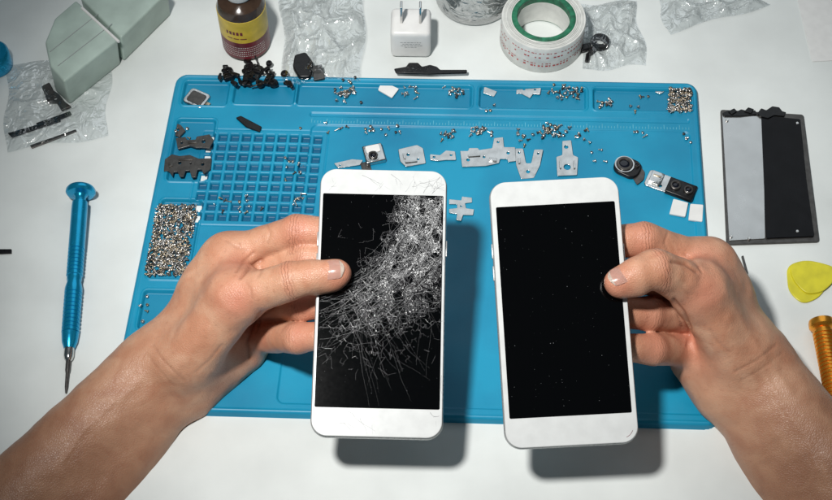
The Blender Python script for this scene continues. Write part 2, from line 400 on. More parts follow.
for fa in fs:      # crushed glass glints
    if len(fa)!=3: continue
    a,b,c_=[vs[i] for i in fa]; ar=abs((b-a).cross(c_-a))/2
    mxx=(a+b+c_)/3; dens,r,th=densf(mxx.x,mxx.y)
    lc=mnoise.noise(Vector((mxx.x*.22,mxx.y*.22,3)))
    if ar<.35 and random.random()<(.13+.8*lc)*dens and X0<mxx.x<X1 and Y0<mxx.y<Y1:
        fc=bm.faces.new([bm.verts.new(((mxx.x+(p.x-mxx.x)*.8)*S,(mxx.y+(p.y-mxx.y)*.8)*S,.135*S)) for p in (a,b,c_)]); fc.material_index=random.choice((0,0,1))
def crackline(p,a,n,step,w,mi,curl=0,lim=True,z=.14,wob=.2):
    x,y=p
    for k in range(n):
        nx=x+math.cos(a)*step; ny=y+math.sin(a)*step
        if lim and not(X0<nx<X1 and Y0<ny<Y1): break
        if not lim and not(abs(nx)<34.0 and abs(ny)<LL/2-1.0): break
        ww=w*(1-.7*k/n)
        d=Vector((nx-x,ny-y)).normalized(); nn=Vector((-d.y,d.x))*ww/2
        fc=bm.faces.new([bm.verts.new((q[0]*S,q[1]*S,z*S)) for q in ((x-nn.x,y-nn.y),(nx-nn.x,ny-nn.y),(nx+nn.x,ny+nn.y),(x+nn.x,y+nn.y))]); fc.material_index=mi
        x,y=nx,ny; a+=gauss(wob)*.5+curl
for i in range(80): # long arcs following the sweep
    th=random.uniform(-4,36); tr=math.radians(th); r=rc(th)+random.uniform(-9,34)
    crackline((cx0+r*math.cos(tr),cy0-r*math.sin(tr)),math.atan2(-math.cos(tr),-math.sin(tr)),random.randint(20,75),1.3,random.uniform(.03,.07),random.choice((0,1,1,2)),curl=-.016,wob=.10)
for i in range(70): # rays crossing the sweep
    th=random.uniform(0,70); tr=math.radians(th); r=rc(th)-random.uniform(0,12)
    crackline((cx0+r*math.cos(tr),cy0-r*math.sin(tr)),-tr+gauss(.2),random.randint(14,50),1.2,random.uniform(.03,.06),random.choice((0,1,1,2)) if th<35 else 2,wob=.08)
for i in range(26): # long hairlines running down to the lower left, joined to the web
    th=random.uniform(25,60); tr=math.radians(th); r=rc(th)+random.uniform(-8,16)
    crackline((cx0+r*math.cos(tr),cy0-r*math.sin(tr)),math.atan2(-math.cos(tr),-math.sin(tr))+gauss(.35),random.randint(20,50),1.3,.05,random.choice((1,2,2)),curl=random.uniform(-.012,.012),wob=.12)
def spider(x,y,a,n,dep=0,w=.19):
    crackline((x,y),a,n,1.0,w,1 if random.random()<.4 else 2,lim=False,z=.03,wob=.35)
    if dep<2:
        for k in range(2): crackline((x+math.cos(a)*n*.4*(k+1),y+math.sin(a)*n*.4*(k+1)),a+random.choice((-1,1))*random.uniform(.4,1.1),max(3,n//2),1.0,w*.8,1 if k else 2,lim=False,z=.03,wob=.35)
for p,a,n in (((-33,-61),-.15,16),((-22,-67),.15,12),((28,-59.8),-1.0,7),((-33,-63),.25,14),((-15,-60.2),-.5,18),((33.5,62),2.6,9),((31,70),-2.2,8),((-5,60.8),.5,8),((12,61),.7,12),((22,60.5),1.2,9),((33.5,66),-2.9,13),((-30,60.5),1.1,7),((4,71),-.8,9),((33.6,-40),-1.7,12),((33.8,20),1.55,14),((33.6,-5),-1.55,14),((16,70),-1.2,8),((27,60.5),.9,9),((33.5,45),1.5,10),((-12,70),-.4,12),((20,66),.1,12)):
    spider(p[0],p[1],a,n)
me=from_bm(bm); ck=bpy.data.objects.new('cracks',me); COL.objects.link(ck); ck.parent=sl
for k in ('crk1','crk2','crk3'): me.materials.append(MT[k])
# ---------------------------------------------------------------- hands (signed distance -> surface nets)
def smin(a,b,k):
    h=np.maximum(k-np.abs(a-b),0)/k; return np.minimum(a,b)-h*h*k*.25
def build_hand(P,F,hs=.95,kP=13,kF=1.4,kJ=6):
    allb=[(cs(*b[0][:3]),cs(*b[1][:3]),b[0][3],b[1][3]) for b in P+F]
    lo=np.min([np.minimum(a,b)-max(r,q) for a,b,r,q in allb],0)-4; hi=np.max([np.maximum(a,b)+max(r,q) for a,b,r,q in allb],0)+4
    n=np.ceil((hi-lo)/hs).astype(int)+1
    ax=[lo[i]+hs*np.arange(n[i]) for i in range(3)]
    def field(bs,k):
        D=np.full(n,60.,np.float32)
        for b in bs:
            a,c,r,q=cs(*b[0][:3]),cs(*b[1][:3]),b[0][3],b[1][3]; kk=b[2] if len(b)>2 else k
            m=max(r,q)+kk+3
            i0=np.maximum(((np.minimum(a,c)-m-lo)/hs).astype(int),0); i1=np.minimum(((np.maximum(a,c)+m-lo)/hs).astype(int)+1,n)
            sl=tuple(slice(i0[i],i1[i]) for i in range(3))
            gx=ax[0][sl[0]][:,None,None].astype(np.float32);gy=ax[1][sl[1]][None,:,None].astype(np.float32);gz=ax[2][sl[2]][None,None,:].astype(np.float32)
            ba=(c-a).astype(np.float32); L2=float(ba@ba)+1e-6
            t=np.clip(((gx-a[0])*ba[0]+(gy-a[1])*ba[1]+(gz-a[2])*ba[2])/L2,0,1).astype(np.float32)
            d=np.sqrt((gx-a[0]-t*ba[0])**2+(gy-a[1]-t*ba[1])**2+(gz-a[2]-t*ba[2])**2)-(r+t*(q-r))
            D[sl]=smin(D[sl],d.astype(np.float32),kk)
        return D
    D=smin(field(P,kP),field(F,kF),kJ)
    s=D<0
    c=np.zeros(np.array(s.shape)-1,np.int8)
    for i in (0,1):
        for j in (0,1):
            for k in (0,1): c+=s[i:s.shape[0]-1+i,j:s.shape[1]-1+j,k:s.shape[2]-1+k]
    I,J,Kk=np.nonzero((c>0)&(c<8))
    pos=np.zeros((len(I),3)); cnt=np.zeros(len(I))
    corners=[(i,j,k) for i in (0,1) for j in (0,1) for k in (0,1)]
    for a in corners:
        for axx in range(3):
            if a[axx]==0:
                b=list(a); b[axx]=1
                d0=D[I+a[0],J+a[1],Kk+a[2]]; d1=D[I+b[0],J+b[1],Kk+b[2]]
                m=(d0<0)!=(d1<0); t=np.where(m,d0/(d0-d1+1e-12),0)
                for q in range(3):
                    pos[:,q]+=np.where(m,a[q]+(t if q==axx else 0),0)
                cnt+=m
    pos=pos/cnt[:,None]+np.stack([I,J,Kk],-1)
    V=lo+pos*hs
    vid=np.full(c.shape,-1,np.int64); vid[I,J,Kk]=np.arange(len(I))
    faces=[]
    for axx in range(3):
        o1,o2=[(1,2),(2,0),(0,1)][axx]
        sa=[slice(None)]*3; sb=[slice(None)]*3; sa[axx]=slice(0,-1); sb[axx]=slice(1,None)
        d=s[tuple(sa)]!=s[tuple(sb)]
        E=np.argwhere(d)
        E=E[(E[:,o1]>0)&(E[:,o2]>0)&(E[:,o1]<s.shape[o1]-1)&(E[:,o2]<s.shape[o2]-1)]
        def g(u,v):
            q=E.copy(); q[:,o1]-=u; q[:,o2]-=v; return vid[q[:,0],q[:,1],q[:,2]]
        Q=np.stack([g(1,1),g(0,1),g(0,0),g(1,0)],-1)
        ins=s[E[:,0],E[:,1],E[:,2]]
        Q[~ins]=Q[~ins][:,::-1]
        faces.append(Q)
    return V,np.concatenate(faces)
def smoothv(V,Fc,it=3):
    for _ in range(it):
        acc=np.zeros_like(V);n=np.zeros(len(V))
        for k in range(4):
            a=Fc[:,k];b=Fc[:,(k+1)%4]
            for q in range(3): acc[:,q]+=np.bincount(a,V[b,q],len(V))+np.bincount(b,V[a,q],len(V))
            n+=np.bincount(a,minlength=len(V))+np.bincount(b,minlength=len(V))
        V=V*.5+.5*acc/n[:,None]
    return V
def vnormals(V,Fc):
    nf=np.cross(V[Fc[:,2]]-V[Fc[:,0]],V[Fc[:,3]]-V[Fc[:,1]]); N=np.zeros_like(V)
    for k in range(4):
        for q in range(3): N[:,q]+=np.bincount(Fc[:,k],nf[:,q],len(V))
    return N/(np.linalg.norm(N,axis=1)[:,None]+1e-9)
def hand_object(label,P,F,creases,tips,wrist,elbow,nail,folds,ridges,parent):
    V,Fc=build_hand(P,F); V=smoothv(V,Fc,4)
    N=vnormals(V,Fc)
    if np.mean(np.sum(N*(V-V.mean(0)),1))<0: N=-N
    nz=np.array([mnoise.noise(Vector(v*.05))*.7+mnoise.noise(Vector(v*.14))*.3 for v in V])
    px=V[:,0]/V[:,2]*FPX+416; py=250-V[:,1]/V[:,2]*FPX
    def lines(L_):
        out=np.zeros(len(V))
        for pts_,wd_,dp_ in L_:
            for (x0,y0),(x1,y1) in zip(pts_,pts_[1:]):
                bx,by=x1-x0,y1-y0; tt=np.clip(((px-x0)*bx+(py-y0)*by)/(bx*bx+by*by),0,1)
                dd=np.hypot(px-x0-tt*bx,py-y0-tt*by)
                out=np.maximum(out,dp_*np.exp(-(dd/wd_)**2)*(N[:,2]<-.05))
        return out
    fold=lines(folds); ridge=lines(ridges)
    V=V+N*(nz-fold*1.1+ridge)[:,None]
    W=Cp+V[:,:1]*Rv+V[:,1:2]*Uv+V[:,2:3]*Fv
    me=npmesh(W*S,Fc[:,::-1])
    cu=np.zeros(len(V));cw=np.zeros(len(V));red=np.zeros(len(V))
    for c,d,r,wid,st_ in creases:
        c=cs(*c);d=cs(*d)-c;d/=np.linalg.norm(d); q=V-c; u=q@d; rad=np.linalg.norm(q-u[:,None]*d,axis=1)
        w=np.exp(-(u/wid)**2)*(rad<r*1.5)*st_
        m=w>cw; cu[m]=(u*1.7)[m]; cw=np.maximum(cw,w); red=np.maximum(red,.45*w)
    for c,r in tips:
        red=np.maximum(red,.8*np.exp(-(np.linalg.norm(V-cs(*c),axis=1)/r)**2))
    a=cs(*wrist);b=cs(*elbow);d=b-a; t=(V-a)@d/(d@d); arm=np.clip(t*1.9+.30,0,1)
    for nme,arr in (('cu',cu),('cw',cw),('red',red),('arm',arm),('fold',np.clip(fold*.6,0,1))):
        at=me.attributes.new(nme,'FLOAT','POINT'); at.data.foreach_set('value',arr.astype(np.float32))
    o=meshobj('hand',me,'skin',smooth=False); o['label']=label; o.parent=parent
    c,axp,nrm,Rr,wd,ln=nail
    c=cs(*c);ax_=cs(*axp)-c; ax_=-ax_/np.linalg.norm(ax_); nrm=np.array(nrm); nrm=nrm-(nrm@ax_)*ax_; nrm/=np.linalg.norm(nrm); sd=np.cross(ax_,nrm)
    bm=bmesh.new(); g=[]; NU,NV=14,20
    for j in range(NV+1):
        v=-1+2*j/NV; row=[]
        ww=wd/2*(1-abs(v)**5*.40) if v>0 else wd/2*(1-abs(v)**3*.35)
        R_=Rr-.9*(v>0)*v*v+.2
        for i in range(NU+1):
            u=(-1+2*i/NU); an=u*ww/R_
            endc=-1.3*u*u*(1 if v>0 else -1)*abs(v)**2
            p=c+ax_*(v*ln/2+endc)+nrm*(math.cos(an)*R_-.35*max(0,-v))+sd*math.sin(an)*R_
            row.append(bm.verts.new(K(*p)*S))
        g.append(row)
    for j in range(NV):
        for i in range(NU):
            fc=bm.faces.new((g[j][i],g[j][i+1],g[j+1][i+1],g[j+1][i])); fc.material_index=1 if j>=NV-3 else 0
    bmesh.ops.solidify(bm,geom=list(bm.faces),thickness=.5*S)
    no=meshobj('fingernail',from_bm(bm),'nail',o); no.data.materials.append(MT['nailtip'])
    return o
person=thing('person','person seen only as two bare forearms and hands, holding a white phone in each hand','person',(0,0,0))
# left hand
P=[((152,365,765,20.5),(-40,562,738,28)),((172,386,772,18.5),(28,580,748,28.5)),((160,377,780,18),(0,580,765,28)),
   ((163,362,768,17),(228,256,767,11.3)),((168,368,774,16),(228,278,783,11.5)),((174,376,780,15),(236,304,792,11.5)),((180,385,782,15),(246,336,795,11)),
   ((188,358,753,17),(235,301,736,13.6)),((205,285,762,12),(238,294,738,11)),((224,268,765,9),(244,288,738,9)),
   ((192,384,774,17),(243,352,784,13)),((200,350,770,15),(240,320,785,12)),((228,256,762,11),(229,257,762,11))]
F=[((236,298,735,12.8),(262,289,727,11.0)),((262,289,727,11.0),(289,281,720,10.2)),((289,281,720,10.2),(312,276.5,718,9.1)),((312,276.5,718,9.1),(337.5,273.5,717.5,7.6)),((316,280,720,8.5),(333,278,719,7.7)),
   ((228,256,767,11.3),(262,243,759,9.2)),((262,243,759,9.2),(296,231.5,751,9.8)),((296,231.5,751,9.8),(345,233,748,8.4)),((345,233,748,8.4),(378,237,747,7.2)),
   ((228,278,783,11.3),(306,259,750,9.4)),((306,259,750,9.4),(358,262,745,8.3)),((358,262,745,8.3),(392,264,743,7.2)),
   ((236,304,792,11),(302,305,747,9.0)),((302,305,747,9.0),(350,301,739,8)),((350,301,739,8),(384,300,738,7)),
   ((246,336,795,10),(298,338,743,8.5)),((298,338,743,8.5),(336,334,733,7.3)),((336,334,733,7.3),(362,332,732,6.4))]
creasesL=[((291,281,719.5),(312,276,718),10,3.4,.8),((296,231,751),(345,233,748),10,3.4,.8),((306,260,752),(358,262,745),10,3.3,.5),((302,303,748),(350,301,739),9,3,.5),((298,336,744),(336,334,733),9,3,.5)]
tipsL=[((342,276,717),11),((300,231,745),11),((306,263,746),8),((306,303,742),12),((303,336,738),12),((262,330,770),18),((240,270,740),14),((238,300,722),12)]
foldsL=[([(262,312),(252,326),(247,342),(250,358)],1.6,.9),([(275,307),(262,315),(256,332)],1.2,.5),([(262,260),(250,266),(240,278)],1.6,.9),([(254,252),(243,262),(236,272)],1.2,.6),
        ([(196,372),(210,360),(222,345)],1.4,.3),([(152,345),(165,362),(184,380)],1.3,.35),([(146,353),(158,368),(174,386)],1.2,.22),([(266,222),(270,232),(268,244)],1.1,.35),([(262,268),(258,276)],1.2,.4),
        ([(226,240),(236,247),(248,250)],1.2,.35),([(244,280),(250,288),(252,298)],1.1,.3)]
ridgesL=[([(226,262),(200,300),(172,345),(120,400)],4.5,.45),([(214,322),(196,345),(170,378)],5,.3),([(140,372),(112,404),(84,430),(62,462)],2.4,.4)]
hand_object('left hand, its thumb on the cracked phone and fingers behind it',P,F,creasesL,tipsL,(165,372,765),(-40,610,745),((334,273.6,717.6),(312,276.5,718),(.10,.36,-.92),8.0,11.6,13.0),foldsL,ridgesL,person)
# right hand
P=[((755,365,755,20.5),(880,528,738,28)),((735,388,762,18.5),(842,556,748,27.5)),((748,378,770,18),(865,550,764,28)),
   ((752,356,760,17),(708,262,757,11.3)),((748,362,766,16),(713,287,770,11.5)),((742,372,770,15),(710,317,778,11.5)),((735,385,772,15),(700,350,780,11)),
   ((735,349,746,17),(701,297,728,13.6)),((726,290,752,12),(702,288,730,11)),((712,272,752,9),(698,280,732,9)),
   ((722,388,764,17),(694,362,772,13)),((715,352,762,15),(698,328,774,12)),((708,262,752,11),(709,263,752,11))]
F=[((701,292,727,13.2),(678,279,717,11.6)),((678,279,717,11.6),(655,269,708,10.8)),((655,269,708,10.8),(637,275,704.5,9.5)),((637,275,704.5,9.5),(618.5,282,704.5,7.7)),((636,280,706,9.0),(621,285,705.5,7.6)),
   ((708,262,757,11.3),(675,250,746,9.3)),((675,250,746,9.3),(644,239.5,736,9.8)),((644,239.5,736,9.8),(596,243,733,8.4)),((596,243,733,8.4),(562,247,732,7.2)),
   ((713,287,770,11.3),(642,277,736,9.2)),((642,277,736,9.2),(592,277,729,8.3)),((592,277,729,8.3),(560,278,728,7.2)),
   ((710,317,778,11),(648,314,737,9.4)),((648,314,737,9.4),(608,313,725,8)),((608,313,725,8),(575,313,724,7)),
   ((700,350,780,10),(652,349,734,8.8)),((652,349,734,8.8),(618,346,721,7.3)),((618,346,721,7.3),(592,344,720,6.4))]
creasesR=[((657,270,708),(637,275,704),11,3.4,.8),((644,241,736),(596,243,733),10,3.4,.8),((648,313,738),(608,313,725),9,3,.5),((652,348,734),(618,346,721),9,3,.5)]
tipsR=[((615,284,704),11),((640,241,732),11),((648,313,734),12),((652,348,730),12),((690,340,758),18),((700,270,736),14),((702,292,716),12)]
foldsR=[([(674,300),(684,312),(690,328),(688,346)],1.6,.9),([(664,300),(676,310),(682,326)],1.2,.5),([(672,262),(686,264),(697,272)],1.6,.9),([(684,254),(696,262),(702,272)],1.2,.6),
        ([(730,352),(718,342),(710,330)],1.4,.3),([(776,345),(758,360),(735,372)],1.3,.35),([(782,353),(762,369),(740,382)],1.2,.22),([(668,232),(665,242),(668,252)],1.1,.35),([(682,288),(690,296)],1.2,.35)]
ridgesR=[([(712,262),(732,300),(756,345),(790,390)],4.5,.45),([(722,330),(738,352),(756,385)],5,.3),([(768,380),(786,410),(806,436),(818,470)],2.4,.4)]
hand_object('right hand, its thumb on the intact phone and fingers behind it',P,F,creasesR,tipsR,(745,378,760),(880,580,745),((620.5,281.3,704.6),(637,275,704.5),(-.45,.42,-.86),8.0,11.2,12.5),foldsR,ridgesR,person)
# ---------------------------------------------------------------- screws
def screw_mesh(hr,ln,sr):
    prof=[(0,0),(hr*.95,0),(hr,.12),(hr,.45),(hr*.8,.65),(sr,.7)]
    z=.7
    while z<.7+ln: prof+= [(sr,z+.12),(sr*.78,z+.3)]; z+=.36
    prof+=[(sr*.5,z+.15),(0,z+.2)]
    me=lathe([(r,h-ln*.4) for r,h in prof],10)
    bm=bmesh.new(); bm.from_mesh(me)
    for a in (0,1):
        l,w=hr*.62,hr*.16
        q=((l,w),(-l,w),(-l,-w),(l,-w)) if a else ((w,l),(-w,l),(-w,-l),(w,-l))
        fc=bm.faces.new([bm.verts.new((x*S,y*S,(-ln*.4-.02-.01*a)*S)) for x,y in q]); fc.material_index=1
    bm.to_mesh(me); bm.free()
    return me
SM=[]
for hr,ln,sr,mt in ((1.0,1.7,.5,'screw'),(.9,2.6,.45,'screw'),(1.15,1.0,.55,'screw'),(.95,1.6,.48,'brass'),(1.05,1.1,.5,'screw'),(.95,1.5,.48,'dsteel')):
    me=screw_mesh(hr,ln,sr); me.materials.append(MT[mt]); me.materials.append(MT['black'])
    for p in me.polygons: p.use_smooth=True
    SM.append((me,hr))
clusters=[
 (171,240,19,34,22,'heaped in the left edge tray of the mat',3.0),
 (680,100,11,11,10,'heaped in the mat\'s top right corner',2.6),
 (346,91,11,10,34,'heaped left of the white tile in the top tray',1.5),
 (411,90,10,6,12,'just right of the white tile in the top tray',.4),
 (456,92,12,6,16,'at the right end of the longest top tray',.8),
 (490,107,6,4,3,'by the small clip in the middle top tray',0),
 (567,93,15,7,34,'in the right half of the middle top tray',1.5),
 (606,103,9,6,14,'at the left end of the right top tray',.8),
 (642,100,9,14,6,'midway along the right top tray',0),
 (328,129,22,5,6,'scattered right of the black bar',0),
 (378,130,16,5,12,'just above the silver boxed camera module',.3),
 (448,134,8,5,14,'left of and above the long silver bracket',.8),
 (484,130,13,5,19,'just above the long silver bracket',1.0),
 (521,136,6,7,10,'just above the forked silver bracket',.5),
 (551,131,15,6,34,'heaped above the upright silver bracket',1.5),
 (581,134,8,6,7,'right of the heap above the upright bracket',0),
 (606,150,14,10,5,'left of the round black camera module',0),
 (637,133,10,4,4,'just above the round black camera module',0),
 (684,137,9,8,4,'above the double lens camera module',0),
 (290,172,15,18,10,'on the right side of the square grid',0),
 (240,204,20,9,14,'in the lower middle of the square grid',0),
 (298,200,10,8,7,'in the lower right of the square grid',0),
 (180,131,8,7,4,'beside the dark brown clip in its tray',0),
 (146,308,7,10,5,'in the mat tray beside the left wrist',0),
]
tot=0
for cx,cy,rx,ry,n,where,pile in clusters:
    for k in range(n):
        for _ in range(20):
            u,v=random.gauss(0,.6),random.gauss(0,.6)
            if pile>2: u,v=random.uniform(-1,1),random.uniform(-1,1)
            if abs(u)<1.4 and abs(v)<1.4: break
        x,y=cx+rx*u,cy+ry*v
        if cx==171: x+= -.18*(y-240)
        me,hr=random.choice(SM)
        zz=hpx(x,y); r=hr+ (random.random()*pile*.8)
        o=bpy.data.objects.new('screw',me); COL.objects.link(o)
        g=G(x,y,zz+r); o.location=[c*S for c in g]
        if random.random()<.4: o.rotation_euler=(math.pi+random.gauss(0,.15),random.gauss(0,.15),random.random()*6)
        else: o.rotation_euler=(math.pi/2+random.gauss(0,.12),0,random.random()*6.3)
        tag(o,'tiny loose metal screw '+where,'screw','screws '+where); tot+=1
print('SCREWS',tot)
def heap(cx,cy,rx,ry,n,label,skew=0):
    bm=bmesh.new()
    for k in range(n):
        x=cx+rx*random.uniform(-1,1); y=cy+ry*random.uniform(-1,1); x+=skew*(y-cy)
        g=G(x,y,hpx(x,y)+random.uniform(.4,2.2))
        me,hr=SM[random.choice((0,1,2,3,4,5))]; nv=len(bm.verts); nf=len(bm.faces)
        bm.from_mesh(me); bm.verts.ensure_lookup_table(); bm.faces.ensure_lookup_table()
        q=random.random(); w_=2 if q<.32 else (3 if q<.50 else 0)
        for fc in bm.faces[nf:]:
            if fc.material_index==0: fc.material_index=w_
        mt=Matrix.Translation([c*S for c in g])@Matrix.Rotation(random.random()*6,4,'Z')@Matrix.Rotation(random.choice((math.pi/2,math.pi,1.1)),4,'X')@Matrix.Scale(.85,4)
        bmesh.ops.transform(bm,matrix=mt,verts=bm.verts[nv:])
    me=bpy.data.meshes.new('m'); bm.to_mesh(me); bm.free()
    for k in ('screw','black','brass','dsteel'): me.materials.append(MT[k])
    for p in me.polygons: p.use_smooth=True
    o=bpy.data.objects.new('screw_heap',me); COL.objects.link(o); tag(o,label,'screws',kind='stuff')
heap(171,240,20,35,1000,'bottom layer of tiny screws filling the tray at the left edge',-.18)
heap(680,100,11.5,12,260,'bottom layer of tiny screws in the top right corner tray')
# ---------------------------------------------------------------- brackets and modules on the mat
zM=3.2; TL_=.10
pxplate('bracket','long silver shield bracket with tabs, above the gap between the phones','bracket',[(460,152),(468,152),(469,149),(478,149),(479,151),(492,149),(494,139),(503,138),(504,148),(515,148),(516,162),(508,163),(507,160),(500,160),(499,164),(486,167),(462,168)],zM,.7,'silver',.15,.6,((468,161,1.1),(508,154,1.0),(484,158,.8),(498,143,.8)),tabs=((474,157,8,1.4,.9,5),(493,161,5,2.4,1.2,-8)),tilt=.05)
pxplate('bracket','forked silver bracket right above the intact phone','bracket',[(515,150),(523,150),(526,164),(531,164),(534,151),(543,151),(540,166),(534,178),(521,179),(516,166)],zM,.7,'silver',.15,.8,((528,172,1.2),(519,154,.7),(538,155,.7)),tabs=((519,162,1.6,4,.9,0),),tilt=TL_)
pxplate('bracket','upright silver bracket with two round holes, left of the round black camera','bracket',[(556,158),(562,156),(562,142),(571,141),(573,156),(578,158),(577,176),(557,177)],zM,.7,'silver',.15,.8,((566,148,1.3),(567,168,2.2)),tabs=((560,166,1.2,6,1.0,0),(574,166,1.2,6,1.0,0)),tilt=TL_)
pxplate('bracket','tiny silver bracket shaped like a bow tie beside the grey shield plate','bracket',[(430,155),(440,156),(446,151),(455,152),(456,161),(446,161),(438,162),(430,161)],zM,.6,'silver',.12,.6,((434,158,.8),(451,156,.8)),tilt=TL_)
pxplate('shield_plate','small grey shield plate with rolled edge, right of the silver camera module','plate',[(398,151),(417,146),(423,149),(426,164),(406,168),(400,163)],zM,1.0,'silver',.25,1,((408,156,.9),(418,160,.7)),tabs=((411,163,8,1.2,.9,10),(404,158,1.2,4,.9,10)),tilt=TL_)
pxplate('metal_tab','short silver tab left of the silver camera module','metal tab',[(334,164),(352,160),(363,161),(360,166),(338,169)],zM,.6,'silver',.12,.6,((340,166,.6),),tilt=.05)
pxplate('bracket','toothed silver bracket in the gap between the two phones','bracket',[(449,200),(461,201),(462,197),(472,198),(472,203),(465,204),(466,209),(474,210),(473,216),(463,216),(461,222),(456,221),(457,215),(449,214),(449,210),(457,209),(457,205),(449,205)],zM,.6,'silver',.12,.4,((461,207,.6),),tilt=.05)
pxplate('tile','small blank white tile in the long top tray','tile',[(382,82),(399,90),(392,99),(378,91)],1.9,1.4,'wplast',.3,.8)
pxplate('tile','left one of two small white tiles under the double lens module','tile',[(673,200),(688,204),(685,218),(669,215)],zM,1.6,'wplast',.3,.8)
pxplate('tile','right one of two small white tiles under the double lens module','tile',[(690,205),(703,206),(702,223),(688,221)],zM,1.6,'wplast',.3,.8)
pxplate('flex_clip','white and silver clip lying in the middle top tray','clip',[(517,86),(524,87),(526,84),(533,85),(541,90),(540,96),(533,95),(530,99),(521,94),(516,94)],1.9,.6,'silver',.15,.6,((524,90,.8),(535,91,.7)),tilt=TL_)
pxplate('flex_clip','small silver clip near the left end of the middle top tray','clip',[(484,88),(497,92),(494,97),(483,94)],1.9,.6,'silver',.15,.5,tilt=TL_)
pxplate('flex_clip','small silver clip in the right top tray, between its screw heaps','clip',[(655,86),(664,87),(665,92),(660,95),(655,93)],1.9,.6,'silver',.15,.5,((660,90,.6),),tilt=TL_)
pxplate('black_bar','short black bar lying above the square grid','bar',[(236,119),(241,117),(262,128),(260,133),(246,128)],4.1,1.6,'black',.4,.8)
pxplate('bracket','dark toothed bracket across the upper left tray','bracket',[(165,160),(172,155),(180,157),(190,156),(199,160),(212,160),(211,171),(204,176),(202,171),(198,171),(196,179),(192,179),(190,172),(186,172),(184,178),(180,178),(178,173),(174,173),(173,178),(169,172),(164,172)],4.1,1.2,'dsteel',.2,.5,((180,164,1.1),(203,166,1.1),(191,165,.6)),tabs=((186,161,9,1.2,.7,0),(171,166,2.4,3,.9,20)),tilt=.04)
pxplate('bracket','grey ribbed bracket above the dark toothed one in the upper left tray','bracket',[(176,139),(186,138),(187,141),(196,141),(197,138),(210,136),(214,142),(210,150),(202,149),(196,149),(190,147),(178,150)],4.1,1.2,'dsteel',.2,.5,((204,143,1.3),(182,144,.8)),tabs=((193,144,6,1.4,.8,0),),tilt=.04)
pxplate('flex_clip','dark brown clip at the top of the upper left tray','clip',[(173,124),(181,126),(186,132),(180,138),(170,135)],2.3,1.5,'dsteel',.3,.8,((178,131,1.0),))
g=G(197,100,1.9); t=thing('speaker_module','square dark module with metal rim in the top left tray','module',g,math.radians(-28))
meshobj('housing',plate_mesh([rrect(15,13,2.5)],2.2,.5),'silver',t); meshobj('face',plate_mesh([rrect(11,9,1.5)],.6,.2),'dsteel',t,(0,0,2.0)); meshobj('contact',boxm(4,2.5,1,.2,(8.2,0,.2)),'brass',t)
def lens(parent,x,y,z,r):
    o=meshobj('lens_barrel',lathe([(0,0),(r,0),(r,1.6),(r*.86,1.9),(r*.72,1.9),(r*.62,1.3),(r*.62,1.0),(0,1.0)],28),'dsteel',parent,(x,y,z))
    meshobj('lens_glass',lathe([(0,1.02),(r*.6,1.02),(r*.5,1.25),(r*.25,1.45),(0,1.5)],24),'lens',o)
g=G(374,156,zM); t=thing('camera_module','silver boxed camera module with one black lens, just above the cracked phone','camera module',g,math.radians(14))
meshobj('can',boxm(13,14,3.5,.8),'silver',t); meshobj('cover',plate_mesh([rrect(9,6,1.2)],.5,.15),'wplast',t,(0,3,3.5)); lens(t,-1.0,-2.6,3.5,2.9); meshobj('ribbon',boxm(6,9,.5,.15,(-7,-8,0)),'dsteel',t)
meshobj('rim_ring',lathe([(3.2,0),(3.9,0),(3.9,.5),(3.2,.5)],24,closed=True),'silver',t,(-1,-2.6,3.5))
g=G(627,169,zM); t=thing('camera_module','round black camera module lying on the mat above the intact phone','camera module',g,math.radians(-30))
meshobj('housing',plate_mesh([rrect(17,14,5.5)],3.2,.6),'black',t); lens(t,-2.2,0,3.2,5.2); meshobj('ribbon',plate_mesh([rnd([(6,-5),(11,-9),(13,-3),(11,3),(7,5)],1.5)],.6,.15),'dsteel',t,(0,0,.6)); lens(t,5,3,3.2,1.7)
meshobj('rim_ring',lathe([(5.4,0),(6.3,0),(6.3,.7),(5.4,.7)],32,closed=True),'silver',t,(-2.2,0,3.2))
g=G(672,187,zM); t=thing('camera_module','double lens camera module with silver frame, beside the right edge of the mat','camera module',g,math.radians(-25))
meshobj('frame',plate_mesh([rrect(32,13,2),circ(-6,-3,1.0)],1.2,.3),'silver',t,(-1,0,0)); meshobj('housing',boxm(18,12,3.6,.7,(6,-1,0)),'black',t)
lens(t,2,-1,3.6,3.4); lens(t,10.5,-1,3.6,3.0); meshobj('connector',boxm(8,9,2.0,.4,(-11,1,1)),'silver',t); meshobj('contact',boxm(5,1,.5,.1,(-11,2,3)),'brass',t)
rs=random.Random(3)
for k in range(48):
    x=rs.gauss(250,18); x=min(286,max(206,x)); y=74+rs.uniform(-11,15)*(1-.3*abs(x-250)/40)
    z=max(hpx(x,y),0)+rs.uniform(0,4.0)
    a=rs.random()*6.28; g=G(x,y,z); q=rs.uniform(.6,1.05)
    if k%8==0:
        pth=[Vector((0,0,.6))]; an=0
        for i in range(6): an+=rs.uniform(-.5,.5); pth.append(pth[-1]+Vector((math.cos(an)*2.0*q,math.sin(an)*2.0*q,rs.uniform(-.3,.4))))
        me=tube(pth,rs.uniform(.5,.9))
    elif k%4==1: me=plate_mesh([rnd([(x_*q*.6,y_*q*.6) for x_,y_ in ((0,0),(7,-1),(8,3),(13,3),(12,7),(3,6))],1)],1.8,.3)
    elif k%4==2: me=lathe([(1.2*q,0),(2.6*q,0),(2.9*q,.8),(2.9*q,2.2),(2.4*q,2.8),(1.3*q,2.8)],18,closed=True)
    elif k%4==3: me=boxm(5.5*q,3.2*q,2.6*q,.5)
    else: me=plate_mesh([rrect(8*q,4.5*q,1.2),circ(1*q,0,1.1*q)],2.4,.5)
    o=meshobj('black_scrap',me,'black',None,g,a); o.rotation_euler[0]=rs.uniform(-.4,.4); tag(o,'tiny black plastic scrap in the pile between the bottle and the mat','scrap','black scraps piled by the bottle')
